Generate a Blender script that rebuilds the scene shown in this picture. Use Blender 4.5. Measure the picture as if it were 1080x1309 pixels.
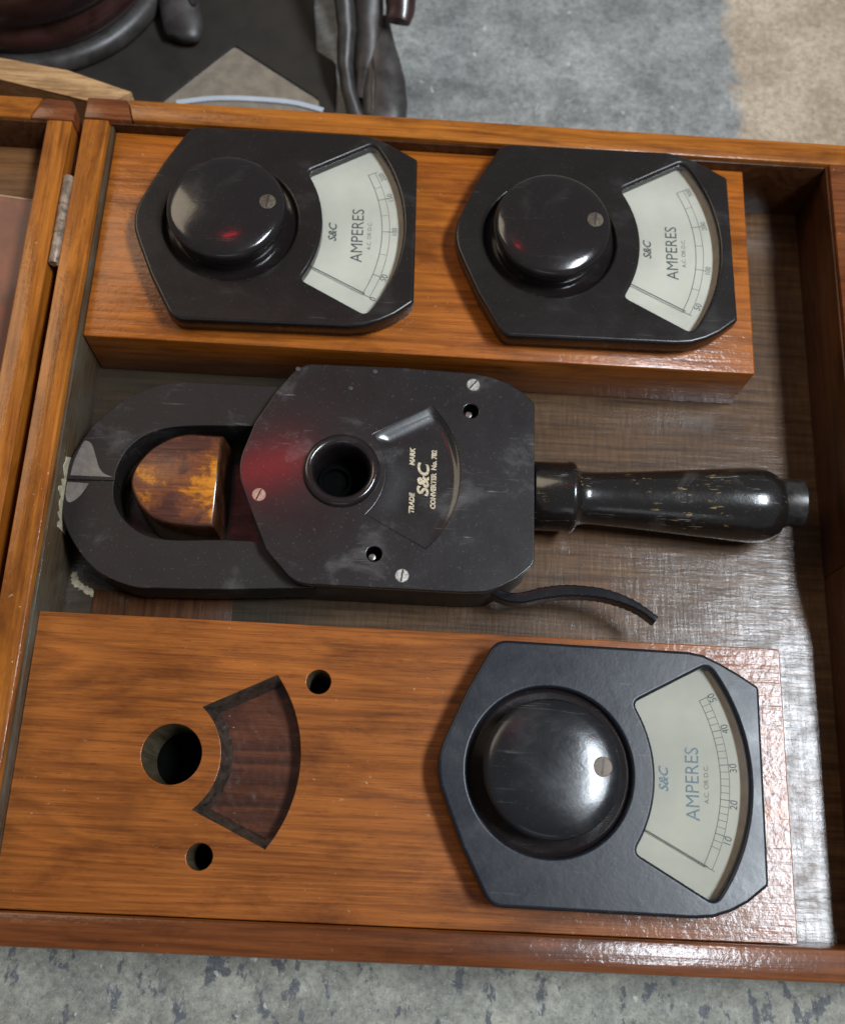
import bpy, bmesh, math, random
from math import sin, cos, pi, radians, hypot, atan2
from mathutils import Vector, Euler

for o in list(bpy.data.objects):
    bpy.data.objects.remove(o)
scene = bpy.context.scene
COL = scene.collection
S = 0.001                      # everything below is written in millimetres
random.seed(7)

# ------------------------------------------------------------------ camera
cd = bpy.data.cameras.new("camera")
cam = bpy.data.objects.new("camera", cd)
COL.objects.link(cam)
cam.location = (0.15288, 0.02491, 0.48099)
cam.rotation_euler = Euler((0.32053, -0.03985, 0.04419), 'XYZ')
cd.sensor_fit = 'HORIZONTAL'
cd.sensor_width = 36.0
cd.lens = 1344.918 / 1080 * 36.0
cd.clip_start = 0.01
cd.clip_end = 50
cd.dof.use_dof = True
cd.dof.focus_distance = 0.455
cd.dof.aperture_fstop = 9.0
scene.camera = cam

# ------------------------------------------------------------------ room light
world = bpy.data.worlds.new("World")
scene.world = world
world.use_nodes = True
bg = world.node_tree.nodes['Background']
bg.inputs[0].default_value = (0.92, 0.96, 1.0, 1)
bg.inputs[1].default_value = 0.17


def area(name, loc, target, sx, sy, power, color):
    l = bpy.data.lights.new(name, 'AREA')
    l.shape = 'RECTANGLE'
    l.size = sx
    l.size_y = sy
    l.energy = power
    l.color = color
    o = bpy.data.objects.new(name, l)
    COL.objects.link(o)
    o.location = loc
    d = Vector(target) - Vector(loc)
    o.rotation_euler = d.to_track_quat('-Z', 'Y').to_euler()
    return o


area('window_light', (1.17, 0.20, 2.0), (0.25, 0.15, 0), 0.84, 0.32, 54, (0.84, 0.92, 1.0))
area('warm_fill', (-1.9, 1.7, 2.3), (0.15, 0.2, 0), 1.6, 1.4, 25, (1.0, 0.84, 0.62))  # unseen warm fill, set where the flat tops do not mirror it
area('doorway_light', (0.05, -1.9, 1.1), (0.15, 0.2, 0), 1.3, 0.5, 1.7, (0.85, 0.92, 1.0))
area('red_lamp', (-0.10, 0.74, 1.5), (0.1, 0.2, 0), 0.15, 0.045, 0.30, (1.0, 0.015, 0.03))

scene.view_settings.view_transform = 'Standard'
scene.view_settings.look = 'None'
scene.view_settings.gamma = 1
scene.view_settings.exposure = 0.0

# ------------------------------------------------------------------ materials


def new_mat(name):
    m = bpy.data.materials.new(name)
    m.use_nodes = True
    nt = m.node_tree
    return m, nt, nt.nodes['Principled BSDF']


class N:
    """small node-building helper"""

    def __init__(self, nt):
        self.nt = nt
        self.tc = nt.nodes.new('ShaderNodeTexCoord')

    def link(self, a, b):
        self.nt.links.new(a, b)

    def noise(self, scale=(1, 1, 1), sc=1.0, detail=3, rough=.5, dist=0., loc=(0, 0, 0), rot=(0, 0, 0)):
        mp = self.nt.nodes.new('ShaderNodeMapping')
        mp.inputs['Location'].default_value = loc
        mp.inputs['Rotation'].default_value = rot
        mp.inputs['Scale'].default_value = scale
        self.link(self.tc.outputs['Object'], mp.inputs['Vector'])
        n = self.nt.nodes.new('ShaderNodeTexNoise')
        n.inputs['Scale'].default_value = sc
        n.inputs['Detail'].default_value = detail
        n.inputs['Roughness'].default_value = rough
        n.inputs['Distortion'].default_value = dist
        self.link(mp.outputs[0], n.inputs['Vector'])
        return n.outputs[0]

    def ramp(self, fac, stops):
        r = self.nt.nodes.new('ShaderNodeValToRGB')
        els = r.color_ramp.elements
        while len(els) < len(stops):
            els.new(0.5)
        for e, (p, c) in zip(els, stops):
            e.position = p
            e.color = c if len(c) == 4 else (*c, 1)
        self.link(fac, r.inputs[0])
        return r.outputs[0]

    def val(self, fac, lo, hi, a=0., b=1.):
        m = self.nt.nodes.new('ShaderNodeMapRange')
        m.inputs['From Min'].default_value = lo
        m.inputs['From Max'].default_value = hi
        m.inputs['To Min'].default_value = a
        m.inputs['To Max'].default_value = b
        self.link(fac, m.inputs['Value'])
        return m.outputs[0]

    def mix(self, fac, a, b, mode='MIX'):
        m = self.nt.nodes.new('ShaderNodeMix')
        m.data_type = 'RGBA'
        m.blend_type = mode
        for sock, v in ((m.inputs[0], fac), (m.inputs[6], a), (m.inputs[7], b)):
            if hasattr(v, 'links'):
                self.link(v, sock)
            elif isinstance(v, (int, float)):
                sock.default_value = v
            else:
                sock.default_value = v if len(v) == 4 else (*v, 1)
        return m.outputs[2]

    def math(self, op, a, b=0.):
        m = self.nt.nodes.new('ShaderNodeMath')
        m.operation = op
        for sock, v in ((m.inputs[0], a), (m.inputs[1], b)):
            if hasattr(v, 'links'):
                self.link(v, sock)
            else:
                sock.default_value = v
        return m.outputs[0]

    def bump(self, h, strength, dist, bsdf, prev=None):
        b = self.nt.nodes.new('ShaderNodeBump')
        b.inputs['Strength'].default_value = strength
        b.inputs['Distance'].default_value = dist
        self.link(h, b.inputs['Height'])
        if prev is not None:
            self.link(prev, b.inputs['Normal'])
        self.link(b.outputs[0], bsdf.inputs['Normal'])
        return b.outputs[0]

    def coat_bump(self, h, strength, dist, bsdf):
        b = self.nt.nodes.new('ShaderNodeBump')
        b.inputs['Strength'].default_value = strength
        b.inputs['Distance'].default_value = dist
        self.link(h, b.inputs['Height'])
        self.link(b.outputs[0], bsdf.inputs['Coat Normal'])


def wood(name, dark, mid, light, axis='X', seed=0., rough=.34, coat=.5, coat_rough=.15, ring=1.0, bump=.25, wear=0.3, grey=None):
    """varnished softwood: stretched rings, fibres, blotches and small nicks; grain runs along axis"""
    m, nt, b = new_mat(name)
    n = N(nt)

    def sc(along, across):
        return {'X': (along, across, across), 'Y': (across, along, across), 'Z': (across, across, along)}[axis]
    L = (seed * 1.7, seed * 2.3, seed)
    low = n.noise(sc(1.5 * ring, 13 * ring), 1, 2, .35, .12, L)
    wav = n.noise(sc(16, 60), 1, 2, .5, 0, (L[2], L[0], L[1]))
    low = n.math('ADD', low, n.math('MULTIPLY', wav, .035))
    saw = n.math('FRACT', n.math('MULTIPLY', low, 30.0))
    rings2 = n.noise(sc(10 * ring, 260 * ring), 1, 3, .6, .2, (L[1], L[0], L[2]))
    fib = n.noise(sc(45, 1900), 1, 2, .6, 0, L)
    blot = n.noise(sc(7, 16), 1, 3, .6, .3, (L[2], L[1], L[0]))
    col = n.ramp(saw, [(.0, mid), (.15, tuple((a + b) / 2 for a, b in zip(light, mid))), (.60, mid), (.90, tuple(a * .35 + b * .65 for a, b in zip(dark, mid))), (1.0, mid)])
    streak = n.ramp(rings2, [(.34, (.52, .45, .42)), (.47, (1, 1, 1)), (.70, (1.08, 1.05, 1.0))])
    col = n.mix(.55, col, streak, 'MULTIPLY')
    f2 = n.ramp(fib, [(.30, (.72, .68, .64)), (.62, (1.1, 1.1, 1.1))])
    col = n.mix(.6, col, f2, 'MULTIPLY')
    mf = n.noise(sc(22, 620), 1, 3, .65, .1, (L[1], 2, L[0]))
    col = n.mix(.8, col, n.ramp(mf, [(.33, (.66, .60, .56)), (.50, (1, 1, 1)), (.68, (1.14, 1.12, 1.10))]), 'MULTIPLY')
    bl = n.ramp(blot, [(.30, (.58, .50, .46)), (.52, (1, 1, 1)), (.72, (1.22, 1.16, 1.08))])
    col = n.mix(.6, col, bl, 'MULTIPLY')
    if grey:
        g = n.noise((22, 22, 22), 1, 4, .6, .2, (seed, 3, seed))
        col = n.mix(n.val(g, .46, .66), col, grey)
    grm = n.noise(sc(22, 60), 1, 5, .72, .2, (L[0], L[2], 3))
    col = n.mix(n.val(grm, .50, .70, 0., .65), col, n.mix(1., col, (.34, .28, .26), 'MULTIPLY'))
    po = n.noise(sc(130, 2200), 1, 2, .6, 0, (3, L[0], L[1]))
    col = n.mix(n.val(po, .62, .70, 0., .55), col, n.mix(1., col, (.30, .24, .20), 'MULTIPLY'))
    # nicks where the varnish is knocked off
    nk = n.noise((420, 420, 420), 1, 2, .55, .4, L)
    nk2 = n.noise((30, 30, 30), 1, 2, .5, 0, (L[1], 1, 2))
    nick = n.math('MULTIPLY', n.val(nk, .70, .76), n.val(nk2, .50, .62))
    nick = n.math('MULTIPLY', nick, wear * .7)
    col = n.mix(nick, col, (.62, .45, .28))
    n.link(col, b.inputs['Base Color'])
    r = n.val(blot, .3, .7, rough - .06, rough + .12)
    n.link(r, b.inputs['Roughness'])
    b.inputs['Coat Weight'].default_value = coat
    b.inputs['Coat Roughness'].default_value = coat_rough
    b.inputs['Specular IOR Level'].default_value = .15
    # grime rubbed into patches and along the fibres
    gr = n.noise(sc(25, 70), 1, 5, .7, .2, (L[1], L[2], L[0]))
    pit = n.noise((330, 330, 330), 1, 3, .6, .2, L)
    h = n.math('ADD', n.math('MULTIPLY', fib, .5), n.math('MULTIPLY', rings2, .7))
    n.bump(h, bump, .0004, b)
    ch = n.math('ADD', n.math('ADD', n.math('MULTIPLY', rings2, .9), n.math('MULTIPLY', pit, .6)), n.math('MULTIPLY', gr, .8))
    n.coat_bump(ch, .6, .0005, b)
    return m


M = {}
M['rim_x'] = wood('varnished_rim_wood_across', (.19, .056, .008), (.38, .125, .015), (.48, .170, .024), 'X', 3, wear=.7)
M['rim_y'] = wood('varnished_rim_wood_along', (.18, .052, .008), (.36, .118, .014), (.46, .165, .023), 'Y', 11, wear=.8)
M['rim_dark'] = wood('red_brown_stained_wood', (.10, .028, .010), (.19, .058, .018), (.26, .085, .026), 'X', 5, wear=.9)
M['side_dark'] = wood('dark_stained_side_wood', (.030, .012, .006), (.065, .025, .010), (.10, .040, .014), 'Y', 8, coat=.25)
M['front_board'] = wood('front_board_wood', (.10, .030, .009), (.165, .050, .013), (.21, .068, .018), 'X', 23, wear=.7)
M['block_rear'] = wood('orange_block_wood', (.18, .052, .008), (.37, .108, .013), (.46, .145, .020), 'X', 17, wear=.4)
M['block_front'] = wood('ringed_block_wood', (.14, .044, .010), (.28, .086, .015), (.36, .118, .021), 'X', 31, wear=.5, ring=1.15)
M['block_side'] = wood('dark_block_side_wood', (.07, .028, .012), (.13, .05, .018), (.18, .07, .024), 'X', 37)
M['pale_plank'] = wood('raw_pale_wood', (.38, .22, .10), (.50, .31, .15), (.60, .39, .20), 'X', 9, rough=.6, coat=0, wear=0)
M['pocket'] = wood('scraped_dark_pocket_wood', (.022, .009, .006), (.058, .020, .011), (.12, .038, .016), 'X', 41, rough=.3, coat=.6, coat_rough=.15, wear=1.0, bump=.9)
M['wall_grey'] = wood('dusty_inner_wall_wood', (.045, .030, .018), (.085, .058, .034), (.13, .085, .045), 'Y', 44, rough=.45, coat=.2, wear=.6, grey=(.10, .085, .06))
M['hole_wall'] = wood('olive_hole_wall', (.07, .055, .032), (.12, .10, .062), (.17, .145, .09), 'Z', 53, rough=.5, coat=.1, wear=.3)
M['lid_floor'] = wood('lid_panel_wood', (.10, .045, .018), (.15, .070, .027), (.19, .092, .036), 'X', 47, rough=.5, coat=.15, wear=.2)


def plywood():
    m, nt, b = new_mat('open_grained_plywood')
    n = N(nt)
    g = n.noise((18, 330, 200), 1, 4, .65, .2)
    g2 = n.noise((500, 70, 200), 1, 3, .6, .1, (3, 1, 0))
    g3 = n.noise((60, 1300, 300), 1, 2, .6, 0, (5, 2, 0))
    blot = n.noise((9, 13, 9), 1, 3, .6, .5, (2, 7, 1))
    col = n.ramp(g, [(.28, (.042, .020, .009)), (.48, (.095, .049, .021)), (.70, (.15, .080, .035))])
    col = n.mix(.6, col, n.ramp(g2, [(.3, (.6, .58, .56)), (.6, (1.1, 1.1, 1.1))]), 'MULTIPLY')
    col = n.mix(.7, col, n.ramp(blot, [(.32, (.55, .52, .50)), (.55, (1, 1, 1)), (.72, (1.35, 1.12, .92))]), 'MULTIPLY')
    # darker, greyer stain at the hinge end of the panel
    sx = nt.nodes.new('ShaderNodeSeparateXYZ')
    n.link(n.tc.outputs['Object'], sx.inputs[0])
    edge = n.math('ADD', sx.outputs[0], n.math('MULTIPLY', n.math('SUBTRACT', blot, .5), .12))
    st = n.val(edge, .09, .16, 1., 0.)
    col = n.mix(st, col, n.mix(.8, (.036, .027, .017), n.ramp(g, [(.3, (.6, .6, .6)), (.7, (1.5, 1.4, 1.3))]), 'MULTIPLY'))
    n.link(col, b.inputs['Base Color'])
    n.link(n.val(blot, .3, .7, .36, .48), b.inputs['Roughness'])
    n.link(n.val(n.noise((55, 80, 60), 1, 4, .7, .3, (6, 1, 2)), .36, .6, .22, .75), b.inputs['Coat Weight'])
    b.inputs['Coat Roughness'].default_value = .17
    h = n.math('ADD', n.math('MULTIPLY', g3, .5), n.math('ADD', n.math('MULTIPLY', g2, .8), g))
    n.bump(h, .4, .0005, b)
    c1 = n.noise((60, 460, 200), 1, 4, .65, .5, (1, 2, 3))
    c2 = n.noise((430, 50, 200), 1, 4, .65, .5, (8, 2, 3))
    n.coat_bump(n.math('ADD', c1, n.math('MULTIPLY', c2, .7)), .26, .0006, b)
    b.inputs['Specular IOR Level'].default_value = .2
    return m


M['plywood'] = plywood()


def bakelite(name, base, rough, smudge, scratch, seed=0, coat=0., mottle=.12, chip=None):
    m, nt, b = new_mat(name)
    n = N(nt)
    a = n.noise((35, 35, 35), 1, 5, .65, .4, (seed, 0, seed))
    f = n.noise((900, 900, 900), 1, 2, .5, 0, (0, seed, 1))
    s1 = n.noise((40, 900, 60), 1, 2, .5, 1.2, (seed, 4, 0), (0, 0, .6))
    sm = n.math('MULTIPLY', n.val(a, .56, .74), smudge)
    col = n.mix(sm, base, (.17, .16, .155))
    sc = n.math('MULTIPLY', n.math('MULTIPLY', n.val(s1, .66, .74), n.val(a, .48, .62)), scratch)
    col = n.mix(sc, col, (.30, .28, .26))
    if chip:
        cn = n.noise((140, 620, 500), 1, 4, .7, .3, (seed, 7, 3))
        cm = n.noise((38, 38, 38), 1, 2, .5, 0, (2, seed, 3))
        col = n.mix(n.math('MULTIPLY', n.val(cn, .60, .66), n.math('MULTIPLY', n.val(cm, .53, .60), .8)), col, chip)
    dust = n.math('MULTIPLY', n.val(f, .66, .74), .25 * smudge + .04)
    col = n.mix(dust, col, (.3, .28, .26))
    n.link(col, b.inputs['Base Color'])
    n.link(n.val(a, .3, .7, rough, rough + .14), b.inputs['Roughness'])
    b.inputs['Specular IOR Level'].default_value = .34 if rough > .24 else .5
    b.inputs['Coat Weight'].default_value = coat
    b.inputs['Coat Roughness'].default_value = .08 if coat < .55 else .12
    mo = n.noise((160, 160, 160), 1, 4, .65, .3, (1, seed, 2))
    n.bump(n.math('ADD', n.math('ADD', n.math('MULTIPLY', a, .7), n.math('MULTIPLY', mo, .8)), n.math('MULTIPLY', f, .12)), mottle, .0007, b)
    return m


M['bakelite'] = bakelite('brown_black_bakelite', (.012, .009, .008), .20, .12, .25, 2)
M['bakelite_cool_reflection'] = bakelite('matt_black_bakelite', (.010, .012, .017), .25, .12, .35, 5, 0., .12)  # cool reflected light put into the base colour as blue
M['knob'] = bakelite('polished_knob_bakelite', (.013, .009, .009), .10, .08, .2, 9, .4)
M['knob_matt'] = bakelite('dull_knob_bakelite', (.010, .010, .012), .15, .08, .25, 12, 0., .10)
M['clamp_plate'] = bakelite('scuffed_clamp_plate', (.012, .009, .009), .30, .40, .5, 15, .6)
M['jaw'] = bakelite('worn_jaw_coating', (.014, .010, .009), .42, .3, .35, 21)
M['body'] = bakelite('brown_black_body', (.034, .022, .016), .4, .4, .3, 25)
M['gloss_black'] = bakelite('gloss_black_paint', (.012, .010, .009), .15, .35, 1.6, 27, .4, .22, (.34, .24, .09))


def simple(name, col, rough=.5, metal=0., var=.25, scale=300, bump=0., coat=0., col2=None):
    m, nt, b = new_mat(name)
    n = N(nt)
    a = n.noise((scale, scale, scale), 1, 4, .6, .3)
    d = tuple(c * (1 - var) for c in col)
    l = col2 or tuple(min(1, c * (1 + var)) for c in col)
    n.link(n.ramp(a, [(.35, d), (.65, l)]), b.inputs['Base Color'])
    n.link(n.val(a, .3, .7, max(0.02, rough - .08), rough + .08), b.inputs['Roughness'])
    b.inputs['Metallic'].default_value = metal
    b.inputs['Coat Weight'].default_value = coat
    if bump:
        n.bump(a, bump, .0005, b)
    return m


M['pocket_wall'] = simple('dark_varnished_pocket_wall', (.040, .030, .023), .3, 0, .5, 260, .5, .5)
M['dial'] = simple('ivory_dial_paper', (.64, .62, .51), .6, 0, .10, 28)
M['dial_darker'] = simple('darker_dial_paper', (.46, .445, .355), .6, 0, .13, 28)  # same ivory, darker, for the front meter
M['dial_rim'] = simple('tan_dial_edge', (.42, .29, .18), .55, 0, .12, 120)
M['ink_blue'] = simple('faded_blue_ink', (.15, .21, .24), .6, 0, .3, 900)
M['ink'] = simple('dial_ink', (.075, .09, .09), .6, 0, .2, 900)
M['ink_pale'] = simple('faded_dial_ink', (.13, .135, .12), .6, 0, .3, 900)
M['cream_ink'] = simple('cream_lettering', (.50, .42, .29), .6, 0, .4, 900)
M['brass'] = simple('dull_brass', (.12, .095, .07), .5, .4, .3, 700)
M['copper'] = simple('coppery_screw', (.50, .28, .21), .45, .5, .2, 700)
M['nickel'] = simple('scratched_nickel', (.50, .48, .44), .38, .7, .25, 700)
M['steel'] = simple('brushed_steel', (.42, .41, .38), .25, 1., .15, 400)
M['dark_steel'] = simple('blackened_steel', (.040, .037, .034), .34, .4, .4, 200, .2)
M['hinge'] = simple('tarnished_hinge_steel', (.30, .22, .16), .5, .35, .5, 220, .8)
M['worn_tip'] = simple('bare_iron_tip', (.17, .145, .125), .5, .2, .15, 300)
M['putty'] = simple('dried_glue', (.46, .40, .27), .7, 0, .25, 400, .6)
M['dust'] = simple('dusty_joint', (.13, .12, .10), .7, 0, .4, 500, .4)
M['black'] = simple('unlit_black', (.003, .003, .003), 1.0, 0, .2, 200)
M['iron'] = simple('dark_cast_iron', (.034, .027, .024), .42, .1, .45, 60, .7)
M['iron_grey'] = simple('grey_cast_iron', (.042, .037, .034), .42, .1, .45, 70, .7)
M['half_shade'] = simple('half_shade_grey_brown', (.20, .165, .125), .8, 0, .18, 160, .5)  # tone of half-shaded concrete, put into a sheet
M['oxblood'] = simple('oxblood_glaze', (.030, .011, .010), .30, 0, .5, 40, .3, .3)
M['mat'] = simple('floor_shade_brown', (.015, .011, .007), .75, 0, .35, 60, .4)  # dark tone stands in for shade on the concrete
M['white_strip'] = simple('strip_white', (.42, .46, .52), .4, 0, .06, 60)
M['fuzz'] = simple('frayed_jute', (.16, .12, .04), .9, 0, .8, 700, 1., col2=(.40, .32, .15))
M['label_red'] = simple('faded_red_paper', (.17, .050, .026), .45, 0, .3, 60, 0, .2)
M['label_edge'] = simple('pale_paper_edge', (.42, .28, .16), .6, 0, .1, 200)


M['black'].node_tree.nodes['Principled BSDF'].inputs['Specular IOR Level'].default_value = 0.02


def plug_wood():
    m, nt, b = new_mat('worn_orange_plug')
    n = N(nt)
    g = n.noise((60, 900, 60), 1, 2, .5, .2, (0, 0, 0), (0, 0, radians(88)))
    bl = n.noise((60, 60, 60), 1, 5, .7, .3, (.4, 1.3, .2))
    sx = nt.nodes.new('ShaderNodeSeparateXYZ')
    n.link(n.tc.outputs['Object'], sx.inputs[0])
    bl = n.math('ADD', bl, n.math('MULTIPLY', n.math('SUBTRACT', sx.outputs[0], .055), 4.5))
    bl = n.math('SUBTRACT', bl, n.math('MULTIPLY', n.math('ABSOLUTE', n.math('SUBTRACT', sx.outputs[1], .183)), 4.0))
    col = n.ramp(bl, [(.36, (.085, .030, .020)), (.45, (.18, .055, .022)), (.50, (.20, .065, .02)), (.575, (.50, .17, .012)), (.68, (.60, .22, .016))])
    col = n.mix(.6, col, n.ramp(g, [(.3, (.5, .45, .4)), (.6, (1.1, 1.1, 1.1))]), 'MULTIPLY')
    n.link(col, b.inputs['Base Color'])
    b.inputs['Roughness'].default_value = .4
    b.inputs['Coat Weight'].default_value = .08
    b.inputs['Specular IOR Level'].default_value = .3
    n.bump(g, .4, .0005, b)
    return m


M['plug'] = plug_wood()
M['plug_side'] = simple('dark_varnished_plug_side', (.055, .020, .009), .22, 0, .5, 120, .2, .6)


def concrete():
    m, nt, b = new_mat('worn_concrete')
    n = N(nt)
    big = n.noise((3.2, 3.2, 3), 1, 4, .55, .4, (.3, .8, 0))
    med = n.noise((26, 26, 26), 1, 6, .65, .3)
    fine = n.noise((300, 300, 300), 1, 5, .8, .2)
    col = n.ramp(med, [(.30, (.150, .152, .145)), (.50, (.245, .245, .232)), (.70, (.36, .355, .33))])
    md2 = n.noise((95, 95, 95), 1, 5, .7, .2, (5, 1, 0))
    col = n.mix(.6, col, n.ramp(md2, [(.36, (.72, .72, .72)), (.52, (1, 1, 1)), (.64, (1.22, 1.21, 1.18))]), 'MULTIPLY')
    # bluish wash and the tan painted-over patch at the right
    col = n.mix(n.val(big, .38, .60), col, n.mix(.85, col, (.96, .99, 1.02), 'MULTIPLY'))
    sx = nt.nodes.new('ShaderNodeSeparateXYZ')
    n.link(n.tc.outputs['Object'], sx.inputs[0])
    wob = n.math('MULTIPLY', n.math('SUBTRACT', n.noise((30, 30, 30), 1, 4, .6, .2, (4, 4, 0)), .5), .05)
    x = n.math('ADD', sx.outputs[0], wob)
    patch = n.math('MULTIPLY', n.val(x, .328, .338), n.val(sx.outputs[1], .25, .3))
    tan = n.ramp(med, [(.3, (.33, .245, .165)), (.7, (.50, .40, .29))])
    col = n.mix(n.math('MULTIPLY', patch, .9), col, tan)
    # front part: olive cast
    fr = n.val(sx.outputs[1], -.01, .1, 1., 0.)
    col = n.mix(fr, col, n.mix(.9, col, (1.10, 1.05, .90), 'MULTIPLY'))
    # dark flecks (denser at the front), pale flecks
    fl = n.noise((105, 58, 90), 1, 4, .65, .1, (7, 2, 0), (0, 0, .5))
    dens = n.val(fr, 0, 1, .70, .56)
    d = n.math('SUBTRACT', fl, dens)
    col = n.mix(n.math('MULTIPLY', n.val(d, 0, .05), .8), col, (.065, .072, .09))
    w = n.noise((170, 150, 150), 1, 2, .55, .4, (1, 9, 0))
    col = n.mix(n.math('MULTIPLY', n.val(w, .70, .76), .7), col, (.62, .60, .55))
    col = n.mix(.8, col, n.ramp(fine, [(.34, (.55, .55, .55)), (.5, (1, 1, 1)), (.66, (1.4, 1.4, 1.4))]), 'MULTIPLY')
    grit = n.noise((800, 800, 800), 1, 2, .6, 0, (2, 2, 1))
    col = n.mix(n.val(grit, .66, .72, 0., .6), col, (.07, .07, .07))
    col = n.mix(n.val(grit, .34, .28, 0., .45), col, (.55, .54, .50))
    n.link(col, b.inputs['Base Color'])
    n.link(n.val(med, .3, .7, .5, .75), b.inputs['Roughness'])
    n.bump(n.math('ADD', med, n.math('MULTIPLY', fine, .5)), .8, .0014, b)
    return m


M['concrete'] = concrete()


def glass():
    m = bpy.data.materials.new('window_glass')
    m.use_nodes = True
    nt = m.node_tree
    nt.nodes.clear()
    out = nt.nodes.new('ShaderNodeOutputMaterial')
    tr = nt.nodes.new('ShaderNodeBsdfTransparent')
    tr.inputs[0].default_value = (.97, .97, .97, 1)
    gl = nt.nodes.new('ShaderNodeBsdfGlossy')
    gl.inputs['Roughness'].default_value = .04
    fr = nt.nodes.new('ShaderNodeFresnel')
    fr.inputs['IOR'].default_value = 1.5
    mx = nt.nodes.new('ShaderNodeMixShader')
    nt.links.new(fr.outputs[0], mx.inputs[0])
    nt.links.new(tr.outputs[0], mx.inputs[1])
    nt.links.new(gl.outputs[0], mx.inputs[2])
    nt.links.new(mx.outputs[0], out.inputs[0])
    return m


M['glass'] = glass()

# ------------------------------------------------------------------ mesh helpers


def tag(o, label=None, cat=None, kind=None, group=None):
    for k, v in (('label', label), ('category', cat), ('kind', kind), ('group', group)):
        if v:
            o[k] = v
    return o


def empty(name, loc, rz=0.):
    o = bpy.data.objects.new(name, None)
    COL.objects.link(o)
    o.location = [c * S for c in loc]
    o.rotation_euler = (0, 0, rz)
    o.empty_display_size = .02
    return o


def link_mesh(name, me, mat, parent=None, smooth=True, angle=35):
    mats = mat if isinstance(mat, (list, tuple)) else [mat]
    me.materials.clear()
    for k in mats:
        me.materials.append(M[k])
    if smooth:
        me.shade_smooth()
        me.set_sharp_from_angle(angle=radians(angle))
    o = bpy.data.objects.new(name, me)
    COL.objects.link(o)
    o.parent = parent
    return o


def from_bm(name, bm, mat, parent=None, smooth=True, angle=35, recalc=True):
    if recalc:
        bmesh.ops.recalc_face_normals(bm, faces=bm.faces[:])
    me = bpy.data.meshes.new(name)
    for v in bm.verts:
        v.co *= S
    bm.to_mesh(me)
    bm.free()
    return link_mesh(name, me, mat, parent, smooth, angle)


def circle(cx, cy, r, n=48):
    return [(cx + r * cos(2 * pi * i / n), cy + r * sin(2 * pi * i / n)) for i in range(n)]


def arc3(p1, p2, p3, n=20):
    """points on the circle arc through three points"""
    (ax, ay), (bx, by), (cx, cy) = p1, p2, p3
    d = 2 * (ax * (by - cy) + bx * (cy - ay) + cx * (ay - by))
    ux = ((ax * ax + ay * ay) * (by - cy) + (bx * bx + by * by) * (cy - ay) + (cx * cx + cy * cy) * (ay - by)) / d
    uy = ((ax * ax + ay * ay) * (cx - bx) + (bx * bx + by * by) * (ax - cx) + (cx * cx + cy * cy) * (bx - ax)) / d
    r = hypot(ax - ux, ay - uy)
    a1, a2, a3 = [atan2(p[1] - uy, p[0] - ux) for p in (p1, p2, p3)]
    while a2 - a1 > pi: a2 -= 2 * pi
    while a2 - a1 < -pi: a2 += 2 * pi
    while a3 - a2 > pi: a3 -= 2 * pi
    while a3 - a2 < -pi: a3 += 2 * pi
    return [(ux + r * cos(a1 + (a3 - a1) * i / n), uy + r * sin(a1 + (a3 - a1) * i / n)) for i in range(n + 1)]


def fillet(corners, n=5):
    """corners: (x, y, r); quadratic rounding of each corner"""
    out = []
    k = len(corners)
    for i, c in enumerate(corners):
        x, y = c[0], c[1]
        r = c[2] if len(c) > 2 else 0
        if r <= 0:
            out.append((x, y))
            continue
        p = corners[i - 1]
        q = corners[(i + 1) % k]
        dp = hypot(p[0] - x, p[1] - y)
        dq = hypot(q[0] - x, q[1] - y)
        a = (x + (p[0] - x) * min(r / dp, .49), y + (p[1] - y) * min(r / dp, .49))
        b = (x + (q[0] - x) * min(r / dq, .49), y + (q[1] - y) * min(r / dq, .49))
        for j in range(n + 1):
            t = j / n
            out.append(((1 - t) ** 2 * a[0] + 2 * t * (1 - t) * x + t * t * b[0],
                        (1 - t) ** 2 * a[1] + 2 * t * (1 - t) * y + t * t * b[1]))
    return out


def sector(ci1, cim, ci2, co1, com, co2, rc, n=18):
    """closed outline: inner arc ci1>cim>ci2, outer arc co2>com>co1, the four corners rounded by rc"""
    inner = arc3(ci1, cim, ci2, n)
    outer = arc3(co2, com, co1, n + 8)

    def trim(arc):
        out = [p for p in arc if hypot(p[0] - arc[0][0], p[1] - arc[0][1]) > rc and hypot(p[0] - arc[-1][0], p[1] - arc[-1][1]) > rc]
        return out
    if rc <= 0:
        return inner + outer
    I, O = trim(inner), trim(outer)

    def corner(a, c, nxt):
        d = hypot(nxt[0] - c[0], nxt[1] - c[1])
        b = (c[0] + (nxt[0] - c[0]) * rc / d, c[1] + (nxt[1] - c[1]) * rc / d)
        return [((1 - t) ** 2 * a[0] + 2 * t * (1 - t) * c[0] + t * t * b[0],
                 (1 - t) ** 2 * a[1] + 2 * t * (1 - t) * c[1] + t * t * b[1]) for t in (.2, .4, .6, .8, 1)]
    res = I + corner(I[-1], inner[-1], outer[0]) + corner(O[0], outer[0], inner[-1])[::-1] + O
    res += corner(O[-1], outer[-1], inner[0]) + corner(I[0], inner[0], outer[-1])[::-1]
    return res


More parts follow.
